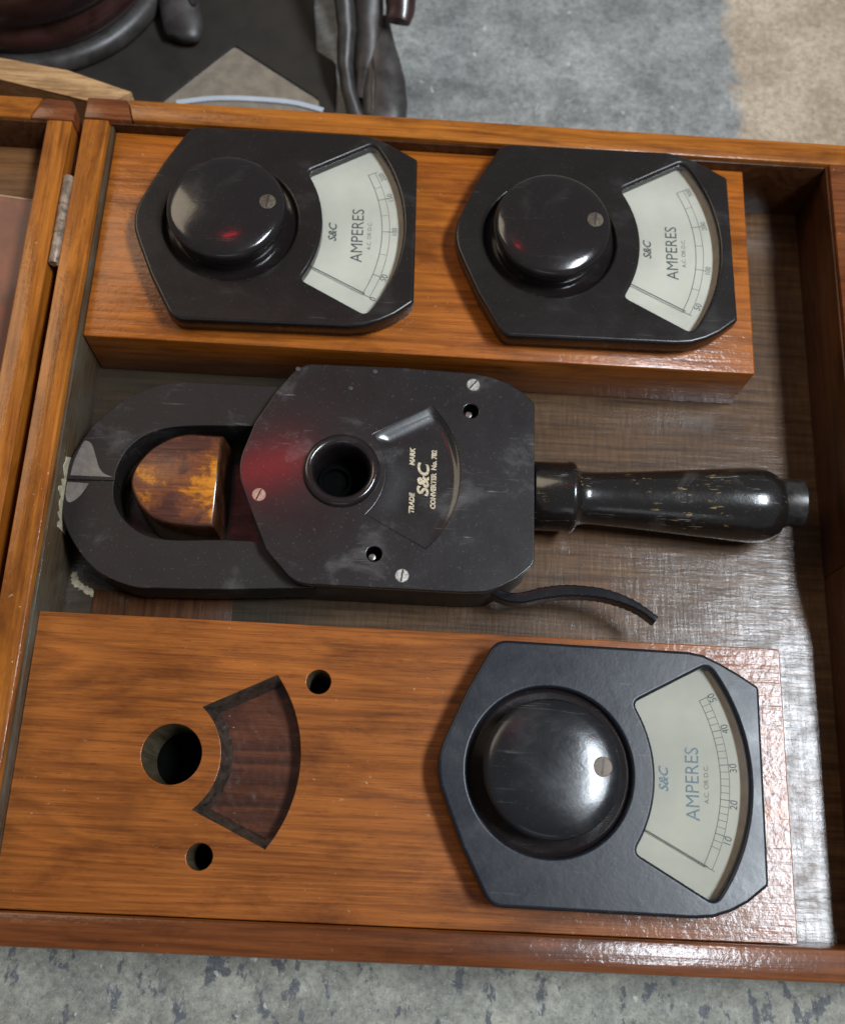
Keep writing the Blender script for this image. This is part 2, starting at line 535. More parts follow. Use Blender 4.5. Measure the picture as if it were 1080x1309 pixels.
def inset(poly, d):
    """move every vertex inwards by d (either winding)"""
    n = len(poly)
    A = sum(poly[i][0] * poly[(i + 1) % n][1] - poly[(i + 1) % n][0] * poly[i][1] for i in range(n))
    s = 1 if A > 0 else -1
    out = []
    for i in range(n):
        p, c, q = poly[i - 1], poly[i], poly[(i + 1) % n]
        def nrm(a, b):
            l = hypot(b[0] - a[0], b[1] - a[1]) or 1
            return (-(b[1] - a[1]) / l * s, (b[0] - a[0]) / l * s)
        n1, n2 = nrm(p, c), nrm(c, q)
        bx, by = n1[0] + n2[0], n1[1] + n2[1]
        k = bx * bx + by * by
        if k < 1e-3:
            out.append((c[0] + n1[0] * d, c[1] + n1[1] * d)); continue
        f = 2 * d / k
        f = max(min(f, 2.2 * abs(d)), -2.2 * abs(d))
        out.append((c[0] + bx * f, c[1] + by * f))
    return out


def plate(name, outlines, z0, z1, bevel, mat, parent=None, angle=35, res=3):
    """flat piece with holes, rounded edges: outlines[0] outer, the rest holes"""
    cu = bpy.data.curves.new(name, 'CURVE')
    cu.dimensions = '2D'
    cu.fill_mode = 'BOTH'
    cu.extrude = max(((z1 - z0) / 2 - bevel) * S, 1e-6)
    cu.bevel_depth = bevel * S
    cu.bevel_resolution = res
    cu.offset = -bevel * S
    for pl in outlines:
        sp = cu.splines.new('POLY')
        sp.points.add(len(pl) - 1)
        for p, c in zip(sp.points, pl):
            p.co = (c[0] * S, c[1] * S, 0, 1)
        sp.use_cyclic_u = True
    o = bpy.data.objects.new('temporary', cu)
    COL.objects.link(o)
    dg = bpy.context.evaluated_depsgraph_get()
    me = bpy.data.meshes.new_from_object(o.evaluated_get(dg), depsgraph=dg)
    bpy.data.objects.remove(o)
    bpy.data.curves.remove(cu)
    me.name = name
    for v in me.vertices:
        v.co.z += (z0 + z1) / 2 * S
    bm = bmesh.new()
    bm.from_mesh(me)
    bmesh.ops.remove_doubles(bm, verts=bm.verts[:], dist=1e-6)
    bmesh.ops.recalc_face_normals(bm, faces=bm.faces[:])
    bm.to_mesh(me)
    bm.free()
    o = link_mesh(name, me, mat, parent, True, angle)
    # keep the flat faces truly flat: the rounded edge takes the flat face's normal where they meet
    capn = {}
    for f in me.polygons:
        if abs(f.normal.z) > .995:
            for v in f.vertices:
                capn[v] = (0, 0, 1.0 if f.normal.z > 0 else -1.0)
    cn = [tuple(c.vector) for c in me.corner_normals]
    for f in me.polygons:
        for li in f.loop_indices:
            v = me.loops[li].vertex_index
            if v in capn and f.normal.z * capn[v][2] > .3:
                cn[li] = capn[v]
    me.normals_split_custom_set(cn)
    return o


def lathe(name, prof, c=(0, 0, 0), mat='knob', parent=None, n=64, axis='Z', angle=35):
    bm = bmesh.new()
    rings = []
    for r, z in prof:
        if r < 1e-6:
            rings.append([bm.verts.new((0, 0, z))])
        else:
            rings.append([bm.verts.new((r * cos(2 * pi * i / n), r * sin(2 * pi * i / n), z)) for i in range(n)])
    for a, b in zip(rings, rings[1:]):
        for i in range(n):
            j = (i + 1) % n
            if len(a) == 1 and len(b) == 1: continue
            if len(a) == 1: bm.faces.new((a[0], b[i], b[j]))
            elif len(b) == 1: bm.faces.new((a[i], a[j], b[0]))
            else: bm.faces.new((a[i], a[j], b[j], b[i]))
    for v in bm.verts:
        x, y, z = v.co
        if axis == 'X':
            x, y, z = z, x, y
        v.co = (x + c[0], y + c[1], z + c[2])
    return from_bm(name, bm, mat, parent, True, angle)


def box(name, x0, x1, y0, y1, z0, z1, mat, parent=None, bev=.8, seg=2, top=None, jag=0.):
    """bevelled board; top = list of 4 (x, y) overriding the plan outline"""
    bm = bmesh.new()
    pl = top or [(x0, y0), (x1, y0), (x1, y1), (x0, y1)]
    lo = [bm.verts.new((x, y, z0)) for x, y in pl]
    hi = [bm.verts.new((x, y, z1)) for x, y in pl]
    bm.faces.new(lo[::-1])
    bm.faces.new(hi)
    k = len(pl)
    for i in range(k):
        bm.faces.new((lo[i], lo[(i + 1) % k], hi[(i + 1) % k], hi[i]))
    if bev:
        bmesh.ops.bevel(bm, geom=bm.edges[:], offset=bev, segments=seg, affect='EDGES', profile=.5, harden_normals=False)
    return from_bm(name, bm, mat, parent, True, 28)


def loft(name, loops, mat, parent=None, cap=True, angle=35, cap_first=False):
    """loops: list of (outline, z) with equal vertex counts"""
    bm = bmesh.new()
    R = [[bm.verts.new((x, y, z)) for x, y in pl] for pl, z in loops]
    n = len(R[0])
    for a, b in zip(R, R[1:]):
        for i in range(n):
            bm.faces.new((a[i], a[(i + 1) % n], b[(i + 1) % n], b[i]))
    if cap: bm.faces.new(R[-1])
    if cap_first: bm.faces.new(R[0][::-1])
    return from_bm(name, bm, mat, parent, True, angle)


def text(name, body, loc, size, mat, parent=None, rz=pi / 2, shear=0., bold=0., sx=1., align='CENTER'):
    cu = bpy.data.curves.new(name, 'FONT')
    cu.body = body
    cu.size = size * S
    cu.align_x = align
    cu.align_y = 'CENTER'
    cu.shear = shear
    cu.offset = bold * S
    cu.resolution_u = 3
    o = bpy.data.objects.new('temporary', cu)
    COL.objects.link(o)
    dg = bpy.context.evaluated_depsgraph_get()
    me = bpy.data.meshes.new_from_object(o.evaluated_get(dg), depsgraph=dg)
    bpy.data.objects.remove(o)
    bpy.data.curves.remove(cu)
    me.name = name
    c, s = cos(rz), sin(rz)
    for v in me.vertices:
        x, y = v.co.x * sx, v.co.y
        v.co = (c * x - s * y + loc[0] * S, s * x + c * y + loc[1] * S, loc[2] * S)
    return link_mesh(name, me, mat, parent, False)


def sweep(name, pts, prof_fn, mat, parent=None, n=16, up=(0, 0, 1), angle=40):
    """closed tube: pts list of 3-D centres, prof_fn(i, t) -> list of (side, up) offsets"""
    bm = bmesh.new()
    rings = []
    P = [Vector(p) for p in pts]
    for i, p in enumerate(P):
        t = (P[min(i + 1, len(P) - 1)] - P[max(i - 1, 0)]).normalized()
        side = t.cross(Vector(up)).normalized()
        upv = side.cross(t).normalized()
        rings.append([bm.verts.new(p + side * a + upv * b) for a, b in prof_fn(i, i / (len(P) - 1))])
    k = len(rings[0])
    for a, b in zip(rings, rings[1:]):
        for i in range(k):
            bm.faces.new((a[i], a[(i + 1) % k], b[(i + 1) % k], b[i]))
    bm.faces.new(rings[0][::-1])
    bm.faces.new(rings[-1])
    return from_bm(name, bm, mat, parent, True, angle)


def ell(rx, ry, n=20):
    return [(rx * cos(2 * pi * i / n), ry * sin(2 * pi * i / n)) for i in range(n)]


def smooth_path(pts, n=8):
    """Catmull-Rom through points of any dimension"""
    out = []
    P = [pts[0]] + list(pts) + [pts[-1]]
    for i in range(1, len(P) - 2):
        for j in range(n):
            t = j / n
            out.append(tuple(.5 * (2 * b + (c - a) * t + (2 * a - 5 * b + 4 * c - d) * t * t + (3 * b - a - 3 * c + d) * t ** 3)
                             for a, b, c, d in zip(P[i - 1], P[i], P[i + 1], P[i + 2])))
    out.append(tuple(pts[-1]))
    return out


# ------------------------------------------------------------------ setting: the concrete floor
G = -12.0
bm = bmesh.new()
vs = [bm.verts.new(p) for p in ((-2500, -2500, G), (2500, -2500, G), (2500, 2500, G), (-2500, 2500, G))]
bm.faces.new(vs)
tag(from_bm('floor', bm, 'concrete', None, False), 'worn grey concrete floor with dark flecks and a tan patch', None, 'structure')

# ------------------------------------------------------------------ the instrument box
L, W, H, T = 360., 367., 42.85, 12.4
case = tag(empty('instrument_box', (0, 0, G)), 'open varnished wooden instrument box with hinged lid side, holding ammeters and a clamp', 'box')
case_z = -G            # children are written in world heights; the empty stands on the floor


def in_case(o):
    o.parent = case
    o.location = (0, 0, case_z * S)
    return o


in_case(box('base_panel', -1, L + 1, -1, W + 1, G + .3, 0, 'plywood', None, 0))
in_case(box('back_board', 11, L + T, W, W + T, G + .1, H, 'rim_x', None, 1.0, top=[(11.5, W), (L + T, W), (L + T, W + T), (8, W + T)]))
in_case(box('side_board', -T, 0, -T, W - .5, G + .1, H, 'rim_y', None, 1.0))
bm = bmesh.new()       # right hand board: full height at the back, front cut low to admit glare
prof_r = [(0, G + .1), (W - .3, G + .1), (W - .3, H), (162, H), (150, 38), (140, 29), (128, 25), (0, 25)]
ra = [bm.verts.new((L, y, z)) for y, z in prof_r]
rb = [bm.verts.new((L + T, y, z)) for y, z in prof_r]
bm.faces.new(ra)
bm.faces.new(rb[::-1])
for k in range(len(ra)):
    bm.faces.new((ra[k], ra[(k + 1) % len(ra)], rb[(k + 1) % len(ra)], rb[k]))
bmesh.ops.bevel(bm, geom=bm.edges[:], offset=.9, segments=2, affect='EDGES', profile=.5)
in_case(from_bm('side_board', bm, 'rim_dark', None, True, 28))
in_case(box('front_board', .3, L + T, -T, 0, G + .1, H, 'front_board', None, 1.0))
o = in_case(box('corner_joint', -T, 11, W, W + T, G + .1, H, 'rim_dark', None, 1.0, top=[(-T, W - .2), (11.2, W), (7.6, W + T), (-T, W + T)]))
o['label'] = 'darker red brown corner of the rim, chipped at the hinge'
# dusty darker lining boards on the inside of the hinge wall, and the stained inner faces
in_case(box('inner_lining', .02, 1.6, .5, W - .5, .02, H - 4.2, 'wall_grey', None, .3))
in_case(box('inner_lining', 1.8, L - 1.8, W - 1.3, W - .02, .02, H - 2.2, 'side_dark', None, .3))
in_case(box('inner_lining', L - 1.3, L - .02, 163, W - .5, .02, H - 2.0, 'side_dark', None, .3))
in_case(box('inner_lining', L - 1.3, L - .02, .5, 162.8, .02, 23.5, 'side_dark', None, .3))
in_case(box('floor_strip', 14.5, 79, 124, 138.6, .02, .9, 'side_dark', None, .2))


def patch(name, pts, z, mat, seed=0, th=.5):
    random.seed(seed)
    out = []
    for i, p in enumerate(pts):
        q = pts[(i + 1) % len(pts)]
        for k in range(5):
            t = k / 5
            out.append((p[0] + (q[0] - p[0]) * t + random.uniform(-.5, .5), p[1] + (q[1] - p[1]) * t + random.uniform(-.5, .5)))
    return loft(name, [(out, z), (out, z + th * .6), (inset(out, .3), z + th)], mat)


in_case(patch('dried_glue', [(3.2, 147), (5.6, 146), (6.2, 142.5), (10, 140.4), (13.8, 138.3), (17.6, 136.2), (16.4, 134.6), (11.5, 136.2), (7.6, 138.2), (5.0, 139.6), (3.0, 143)], 0.02, 'putty', 4))
bm = bmesh.new()   # chipped strip of pale glue down the hinge wall beside the jaw tips
random.seed(3)
ys = [160 + i * 1.9 for i in range(19)]
va, vb = [], []
for y in ys:
    va.append(bm.verts.new((1.75, y, 12 + random.uniform(-3, 3) + 5 * abs(y - 178) / 18)))
    vb.append(bm.verts.new((1.75, y, 33 + random.uniform(-3.5, 3) - 6 * abs(y - 178) / 18)))
for i in range(18):
    bm.faces.new((va[i], va[i + 1], vb[i + 1], vb[i]))
ext = bmesh.ops.extrude_face_region(bm, geom=bm.faces[:])
for v in [g for g in ext['geom'] if isinstance(g, bmesh.types.BMVert)]:
    v.co.x += .35
in_case(from_bm('dried_glue', bm, 'putty'))

# hinge between box and lid
hg = in_case(lathe('hinge_knuckle', [(0, -24), (2.3, -24), (2.5, -23.6), (2.5, -8.3), (2.2, -8), (2.2, -7.7), (2.5, -7.4), (2.5, 7.4), (2.2, 7.7), (2.2, 8), (2.5, 8.3), (2.5, 23.6), (2.3, 24), (0, 24)], (0, 0, 0), 'hinge', None, 20, 'X'))
for v in hg.data.vertices:
    x, y, z = v.co
    v.co = (y - .01475, x + .3085, z + .0418)
leaf = in_case(box('hinge_leaf', -13.4, -12.42, 284, 333, 30, 42.0, 'hinge', None, .2))

# rear block that carries two meters
h1, y1, xb1 = 35.05, 251.6, 318.6


def wood_block(name, x0, x1, y0, y1, z, mat):
    return in_case(box(name, x0, x1, y0, y1, .05, z, mat, None, .9, 3))


b1 = wood_block('meter_block', 1.8, xb1, y1, W - 1.5, h1, 'block_rear')
b1['label'] = 'long orange wood block along the back wall'
# front block with the cut-outs
h2, y2, xb2 = 32.5, 120.4, 322.6
PD = 10.0
pk = sector((75.6, 83.0), (85.6, 63.2), (75.8, 41.3), (105.7, 98.0), (118.3, 64.0), (107.0, 27.3), 0)
holes = [circle(65.1, 63.1, 12.4), circle(123.5, 96.0, 5.2, 28), circle(81.0, 23.3, 5.3, 28)]
outl = fillet([(1.7, .4, .6), (xb2, .4, .6), (xb2, y2, 1.5), (1.7, y2, .6)], 3)
fb = in_case(plate('meter_block', [outl, pk] + holes, h2 - 11, h2, .45, 'block_front'))
fb['label'] = 'front wood block with round hole, two small holes and a sector-shaped pocket'
in_case(plate('block_underlayer', [inset(outl, .05)] + [inset(h, -.01) for h in holes], .05, h2 - 11.02, .05, 'block_side'))
random.seed(21)


def rough_loop(p, d, j):
    return [(x + random.uniform(-j, j), y + random.uniform(-j, j)) for x, y in inset(p, d)]


def pocket_loop(t, z, j):
    out = []
    for (x, y), (ix, iy) in zip(pk, inset(pk, 1.0)):
        rr = hypot(x - 65.1, y - 63.1)
        w = 1.0 if rr > 52.3 and abs(y - 63) < 33 else 3.4      # the outer arc is cut steep, the rest slopes
        out.append((x + (ix - x) * w * t + random.uniform(-j, j), y + (iy - y) * w * t + random.uniform(-j, j)))
    return out, z


lin = in_case(loft('pocket_wall', [pocket_loop(0, h2 - .35, .10), pocket_loop(.12, h2 - 1.0, .15), pocket_loop(.5, h2 - 4.2, .2), pocket_loop(.85, h2 - 7.4, .15), pocket_loop(1.1, h2 - PD, .1)], 'pocket_wall', cap=False, angle=60))
NX = 26
bm = bmesh.new()        # chiselled floor of the pocket
pin, pout = arc3((75.6, 83.0), (85.6, 63.2), (75.8, 41.3), NX * 2), arc3((105.7, 98.0), (118.3, 64.0), (107.0, 27.3), NX * 2)
rows = []
for (ax, ay), (bx, by) in zip(pin, pout):
    rows.append([bm.verts.new((ax + (bx - ax) * k / NX, ay + (by - ay) * k / NX, h2 - PD + .35 + random.uniform(-.26, .26) + .5 * max(0, 1 - k / 7))) for k in range(NX + 1)])
for p, q_ in zip(rows, rows[1:]):
    for k in range(NX):
        bm.faces.new((p[k], p[k + 1], q_[k + 1], q_[k]))
pf = in_case(from_bm('pocket_floor', bm, 'pocket', None, True, 60))
pf['label'] = 'dark red brown chiselled floor of the sector-shaped pocket'
lin['label'] = 'dark scraped wall of the sector-shaped pocket'
for (cx, cy, r) in ((65.1, 63.1, 12.4), (123.5, 96.0, 5.2), (81.0, 23.3, 5.3)):
    in_case(lathe('hole_lining', [(r - .12, h2 - .9), (r - .2, h2 - 4), (r - .2, .6)], (cx, cy, 0), 'hole_wall', None, 40))
    in_case(lathe('hole_shadow_disc', [(r - .2, .8), (0, .8)], (cx, cy, 0), 'black', None, 40))  # black disc paints the shadow at the bottom of the hole

# D-shaped wooden locating plug between the jaws
pl = fillet([(70.2, 206.4, 2.0), (54, 206.6, 0), (47, 204.6), (40.2, 200.4), (34.4, 194.6), (31.6, 187.5), (31.6, 181.5), (34.6, 174.4), (40.0, 168.8), (46.5, 165.6), (58, 164.4), (70.8, 164.0, 2.0)], 4)
pl = smooth_path([(70.2, 208.0), (54, 208.0), (43.5, 203.8), (35.2, 195.4), (31.4, 185), (35.0, 174.6), (43.8, 166.8), (56, 164.6), (70.8, 164.2)], 6)
plug = in_case(loft('locating_plug', [(inset(pl, -2.0), .05), (inset(pl, -.4), 24.5), (inset(pl, 0), 26.6), (inset(pl, 1.0), 27.4)], ['plug', 'plug_side'], angle=60))
plug['label'] = 'D-shaped wooden plug worn to orange wood between the clamp jaws'
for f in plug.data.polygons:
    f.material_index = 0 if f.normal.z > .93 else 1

# ------------------------------------------------------------------ the lid, opened to the left
lid = tag(empty('box_lid', (-17, 180, G)), 'varnished box lid opened out flat at the left of the box', 'box lid')


def in_lid(o):
    o.parent = lid
    o.location = (.017, -.18, case_z * S)
    return o


in_lid(box('side_board', -30, -17, -T, 364.8, G + .1, H - .3, 'rim_y', None, 1.0, top=[(-29.6, -T), (-17.4, -T), (-17.8, 364.8), (-30.2, 364.8)]))
in_lid(box('back_board', -360, -36, 365.2, 377.6, G + .1, H - .3, 'rim_x', None, 1.0, top=[(-360, 365), (-39, 365), (-34, 377.6), (-360, 377.6)]))
in_lid(box('corner_joint', -36, -17, 365.2, 377.2, G + .1, H - .3, 'rim_dark', None, 1.2, top=[(-38.8, 365), (-17.2, 365), (-17, 372), (-19.5, 377), (-33.8, 377.4)]))
in_lid(box('lid_panel', -350, -30.4, 0, 364.8, 16, 20, 'lid_floor', None, 0))
in_lid(box('inner_lining', -350, -30.5, 363.6, 364.98, 20.1, H - 1.6, 'side_dark', None, .2))
cpts = arc3((-330, 250), (-120, 334), (-31, 331.5), 40)
lab = tag(loft('paper_sheet', [(cpts + [(-31, 60), (-330, 60)], 20.05), (cpts + [(-31, 60), (-330, 60)], 20.5)], 'label_red'),
          'curved-edged faded red sheet lying inside the opened lid', 'paper')
eg = sweep('paper_edge', [(x, y, 20.6) for x, y in cpts], lambda i, t: ell(.45, .3, 8), 'label_edge', lab)

# ------------------------------------------------------------------ meters
OUT = fillet([(-51.5, 52.6, 5), (30, 52.6, 0), (36.5, 51.6), (43.5, 48.6), (51.5, 44.3), (59.6, 39.4, 1.2), (60.0, -39.4, 1.2), (51.5, -46.2), (44.5, -50.0), (37.5, -52.4), (30, -53.2), (-50.5, -53.2, 5)] +
             [(-62.5, -31.2), (-69.3, -15.5)] + arc3((-71.5, -10), (-73.4, 0), (-71.5, 10), 8) + [(-69.3, 15.5), (-62.8, 31.2)])
WIN = sector((6.4, 29.6), (15.3, 0), (6.4, -29.6), (38.0, 47.4), (54.0, 0), (38.0, -47.0), 3.0)


def arc_strip(bm, r0, r1, a0, a1, z, n=40, c=(-28, 0)):
    va = [bm.verts.new((c[0] + r0 * cos(a0 + (a1 - a0) * i / n), c[1] + r0 * sin(a0 + (a1 - a0) * i / n), z)) for i in range(n + 1)]
    vb = [bm.verts.new((c[0] + r1 * cos(a0 + (a1 - a0) * i / n), c[1] + r1 * sin(a0 + (a1 - a0) * i / n), z)) for i in range(n + 1)]
    for i in range(n):
        bm.faces.new((va[i], vb[i], vb[i + 1], va[i + 1]))


def tick(bm, r0, r1, a, w, z, c=(-28, 0)):
    dx, dy = cos(a), sin(a)
    px, py = -dy * w / 2, dx * w / 2
    bm.faces.new([bm.verts.new((c[0] + dx * r + s * px, c[1] + dy * r + s * py, z)) for r, s in ((r0, -1), (r1, -1), (r1, 1), (r0, 1))])


def meter(pos, rz, label, nums, ticks, mat_case, mat_knob, needle_a=-27.3, kx=-28.5, wr=31.4):
    """case > window glass; knob > screw; dial > lettering, scale, pointer"""
    x, y, z = pos
    t = tag(empty('ammeter_head', pos, rz), label, 'ammeter', None, 'ammeter heads stored in the box')
    TH = 13.0
    c = plate('base_shell', [inset(OUT, 1.3), circle(-28, 0, 30, 40), inset(WIN, -1.0)], .1, 5.4, .7, mat_case, t)
    c = plate('case_shell', [OUT, circle(-28, 0, wr, 72), WIN], 4.6, TH, 1.5, mat_case, t, res=4)
    # knob well and mushroom knob
    lathe('knob_well', [(wr + .6, TH - 2.0), (wr - .4, TH - 2.6), (wr - 2, TH - 3.2), (24, TH - 3.4), (0, TH - 3.4)], (-28, 0, 0), 'knob', t, 72)
    kt = TH + 10.0
    k = lathe('knob', [(25.6, TH - 3.3), (24.6, TH - 1.8), (24.6, TH), (25.6, TH + 2.6), (26.8, TH + 5.6), (27.5, kt - 1.6), (27.6, kt - .2), (27.3, kt + 1.2), (26.4, kt + 2.4), (25.0, kt + 3.1),
                       (22, kt + 3.9), (15, kt + 4.8), (8, kt + 5.3), (3, kt + 5.42), (0, kt + 5.48)], (kx, 0, 0), mat_knob, t, 96, angle=60)
    sz = kt + 4.3
    sc = lathe('knob_screw', [(0, 0), (3.9, 0), (3.9, .25), (3.6, .5), (0, .62)], (kx + 19.2, 1.4, sz), 'brass', k, 28)
    sl = box('screw_slot', -3.2, 3.2, -.45, .45, 0, .08, 'iron', sc, 0)
    for v in sl.data.vertices:
        vx, vy = v.co.x, v.co.y
        v.co.x = vx * .1 - vy * .99 + (kx + 19.2) * S
        v.co.y = vx * .99 + vy * .1 + 1.4 * S
        v.co.z += (sz + .56) * S
    ik = 'ink' if mat_case == 'bakelite' else 'ink_blue'
    # dial
    zd = TH - 6.0
    d = loft('dial', [(inset(WIN, -.6), zd - .6), (inset(WIN, -.6), zd)], 'dial' if mat_case == 'bakelite' else 'dial_darker', t)
    # tan edge that climbs from the dial to the case along the outer arc
    bm = bmesh.new()
    n = 40
    A = [(-34.2 + 68.6 * i / n) for i in range(n + 1)]
    rows = []
    for a in A:
        a = radians(a)
        rows.append([bm.verts.new((-28 + r * cos(a), r * sin(a), zz)) for r, zz in ((79.9, zd + .03), (80.5, zd + .5), (81.9, zd + 3.2), (82.8, zd + 4.0))])
    for p, q in zip(rows, rows[1:]):
        for j in range(3):
            bm.faces.new((p[j], p[j + 1], q[j + 1], q[j]))
    from_bm('dial_rim', bm, 'dial_rim', d, True, 60)
    bm = bmesh.new()
    a0 = radians(27.3)
    arc_strip(bm, 71.6, 71.95, -a0, a0, zd + .06)
    arc_strip(bm, 75.3, 75.55, -a0, a0, zd + .06)
    for fr_, big in ticks:
        tick(bm, 71.6, 76.6 if big else 75.4, -a0 + 2 * a0 * fr_, .34 if big else .24, zd + .08)
    from_bm('scale_markings', bm, 'ink_pale', d, False)
    text('lettering', 'AMPERES', (32.2, -1.2, zd + .08), 8.2, ik, d, sx=.90)
    text('lettering', 'S&C', (20.2, -.4, zd + .08), 5.4, ik, d, shear=.3, bold=.12, sx=1.0)
    text('lettering', 'A.C. OR D.C.', (37.8, -1.2, zd + .08), 2.7, 'ink_pale', d, sx=1.02)
    for s, fr_ in nums:
        a = -a0 + 2 * a0 * fr_
        r = 77.5 if len(s) < 3 else 77.9
        text('numeral', s, (-28 + r * cos(a), r * sin(a), zd + .1), 4.4 if len(s) < 3 else 3.6, 'ink', d, rz=pi / 2 + a, sx=.9)
    bm = bmesh.new()
    an = radians(needle_a)
    tick(bm, 43.0, 73.0, an, .45, zd + 1.2)
    ext = bmesh.ops.extrude_face_region(bm, geom=bm.faces[:])
    for v in [g for g in ext['geom'] if isinstance(g, bmesh.types.BMVert)]:
        v.co.z += .25
    from_bm('pointer', bm, 'ink', d, False)
    loft('window_glass', [(inset(WIN, -.4), TH - 1.9), (inset(WIN, -.4), TH - 1.5)], 'glass', t, cap_first=True)
    return t


def ticks(nbig, nsmall):
    out = [(0, True)]
    for i in range(nbig):
        for j in range(1, nsmall + 1):
            out.append(((i + j / nsmall) / nbig, j == nsmall))
    return out


mA = meter((94.46, 310.3, h1), .01844, 'glossy black ammeter head nearest the hinge, at the left end of the rear block',
           [('0', 0.0), ('50', .17), ('100', .52), ('150', .78), ('200', .95)], [(0, 1), (.17, 1), (.34, 0), (.52, 1), (.65, 0), (.78, 1), (.88, 0), (1, 1)], 'bakelite', 'knob')
mB = meter((246.7, 311.3, h1), .01131, 'glossy black ammeter head at the free end of the rear block, far from the hinge',
           [('50', .08), ('100', .36), ('200', .70), ('300', .97)], [(0, 1), (.2, 0), (.36, 1), (.55, 0), (.70, 1), (.86, 0), (1, 1)], 'bakelite', 'knob')
mC = meter((248.2, 62.4, h2), -.01137, 'matt black ammeter head tinted bluish for reflected light, scaled to 50, alone on the front block beside the cut-outs',
           [('10', .18), ('20', .38), ('30', .58), ('40', .80), ('50', .985)], ticks(5, 5)[:1] + [(f, b) for f, b in ticks(5, 5)[1:] if f > .1], 'bakelite_cool_reflection', 'knob_matt', wr=33.6)

# ------------------------------------------------------------------ clamp tester
cx0, cy0, crz = 155.6, 191.45, .01307
cl = tag(empty('clamp_tester', (cx0, cy0, 0), crz), 'black clamp-on current tester with closed round jaws and turned handle, lying in the middle', 'clamp meter')
hd = 33.8


def wl(p):
    """world mm -> clamp local mm"""
    dx, dy = p[0] - cx0, p[1] - cy0
    k, s = cos(crz), sin(crz)
    return (k * dx + s * dy, -s * dx + k * dy)


PLT = fillet([(-51.0, 53.4, 7), (-5, 53.6, 0), (30, 52.4), (38.2, 50.9), (46, 48.2), (54, 43.5), (59.0, 38.0, 2), (58.6, -39.4, 3), (50.5, -46.6), (43.5, -50.6), (37, -53.0), (28, -53.6, 0), (-46.5, -52.6, 6)] +
             [(-60.0, -37.9), (-69.0, -18.0)] + arc3((-72.6, -9.5), (-74.9, 1), (-73.2, 11), 8) + [(-69.8, 22.4), (-61.5, 38.0)])
SEC = sector((-15.5, 19.2), (-8.6, 0), (-16.9, -19.6), (11.2, 34.4), (25.2, 0.4), (10.2, -34.4), 0)
fp = plate('face_plate', [PLT, SEC, circle(-28.9, .6, 15.2, 56), circle(29.3, 33.0, 3.5, 28), circle(-12.4, -37.8, 3.5, 28)], hd - 4.0, hd, .55, 'clamp_plate', cl)
# recess: deep along its upper and outer edges, fading out towards the ring


def rmp(t):
    t = max(0., min(1., t))
    return t * t * (3 - 2 * t)


NI, NJ = 40, 24
AI = arc3((-15.5, 19.2), (-8.6, 0), (-16.9, -19.6), NI)
AO = arc3((11.2, 34.4), (25.2, 0.4), (10.2, -34.4), NI)
e_t = (Vector((11.2, 34.4)) - Vector((-15.5, 19.2))).normalized()
e_b = (Vector((10.2, -34.4)) - Vector((-16.9, -19.6))).normalized()


def depth(x, y):
    dt = abs((Vector((x, y)) - Vector((-15.5, 19.2))).cross(e_t))
    db = abs((Vector((x, y)) - Vector((-16.9, -19.6))).cross(e_b))
    r = hypot(x + 28.9, y)
    do = 54.1 - r
    di = r - 20.3
    base = 2.1 * (.22 + .78 * rmp((y + 34) / 62))
    return base * rmp(dt / 6.5) * rmp(do / 3.6) * (.12 + .88 * rmp(di / (13 - .35 * max(0, y)))) * (.15 + .85 * rmp(db / 9.0))


bm = bmesh.new()
G_ = []
for i in range(NI + 1):
    row = []
    for j in range(NJ + 1):
        t = rmp(j / NJ) * .6 + .4 * j / NJ
        u = i / NI
        x = AI[i][0] + (AO[i][0] - AI[i][0]) * t
        y = AI[i][1] + (AO[i][1] - AI[i][1]) * t
        row.append(bm.verts.new((x, y, hd - .06 - depth(x, y))))
    G_.append(row)
for i in range(NI):
    for j in range(NJ):
        bm.faces.new((G_[i][j], G_[i + 1][j], G_[i + 1][j + 1], G_[i][j + 1]))
rc = from_bm('sector_recess', bm, 'clamp_plate', cl, True, 80)


def on_recess(o):
    for v in o.data.vertices:
        v.co.z = (hd + .16) * S - depth(v.co.x / S, v.co.y / S) * S
    return o


on_recess(text('lettering', 'S&C', (8.4, -2.0, 0), 7.2, 'cream_ink', cl, shear=.25, bold=.26, sx=1.2))
on_recess(text('lettering', 'MARK', (3.0, 9.4, 0), 3.1, 'cream_ink', cl, shear=.2, bold=.16))
on_recess(text('lettering', 'TRADE', (3.4, -13.4, 0), 3.1, 'cream_ink', cl, shear=.2, bold=.16))
on_recess(text('lettering', 'CONVERTER  No. 782', (13.0, -1.2, 0), 3.1, 'cream_ink', cl, shear=.1, bold=.16, sx=.97))
# socket boss
sb = lathe('socket_ring', [(17.6, hd - .2), (17.5, hd + .6), (17.0, hd + 1.9), (15.9, hd + 2.8), (14.6, hd + 2.9), (13.4, hd + 2.2), (12.5, hd + .6), (12.1, hd - 2), (12.0, hd - 20)], (-28.9, .6, 0), 'knob', cl, 72, angle=60)
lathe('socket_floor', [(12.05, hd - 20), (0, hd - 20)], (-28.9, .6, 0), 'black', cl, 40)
lathe('socket_contact', [(8.2, hd - 19.9), (8.2, hd - 17), (7.4, hd - 16.6), (6.4, hd - 17), (6.4, hd - 19.9)], (-32.4, 1.4, 0), 'black', cl, 36)
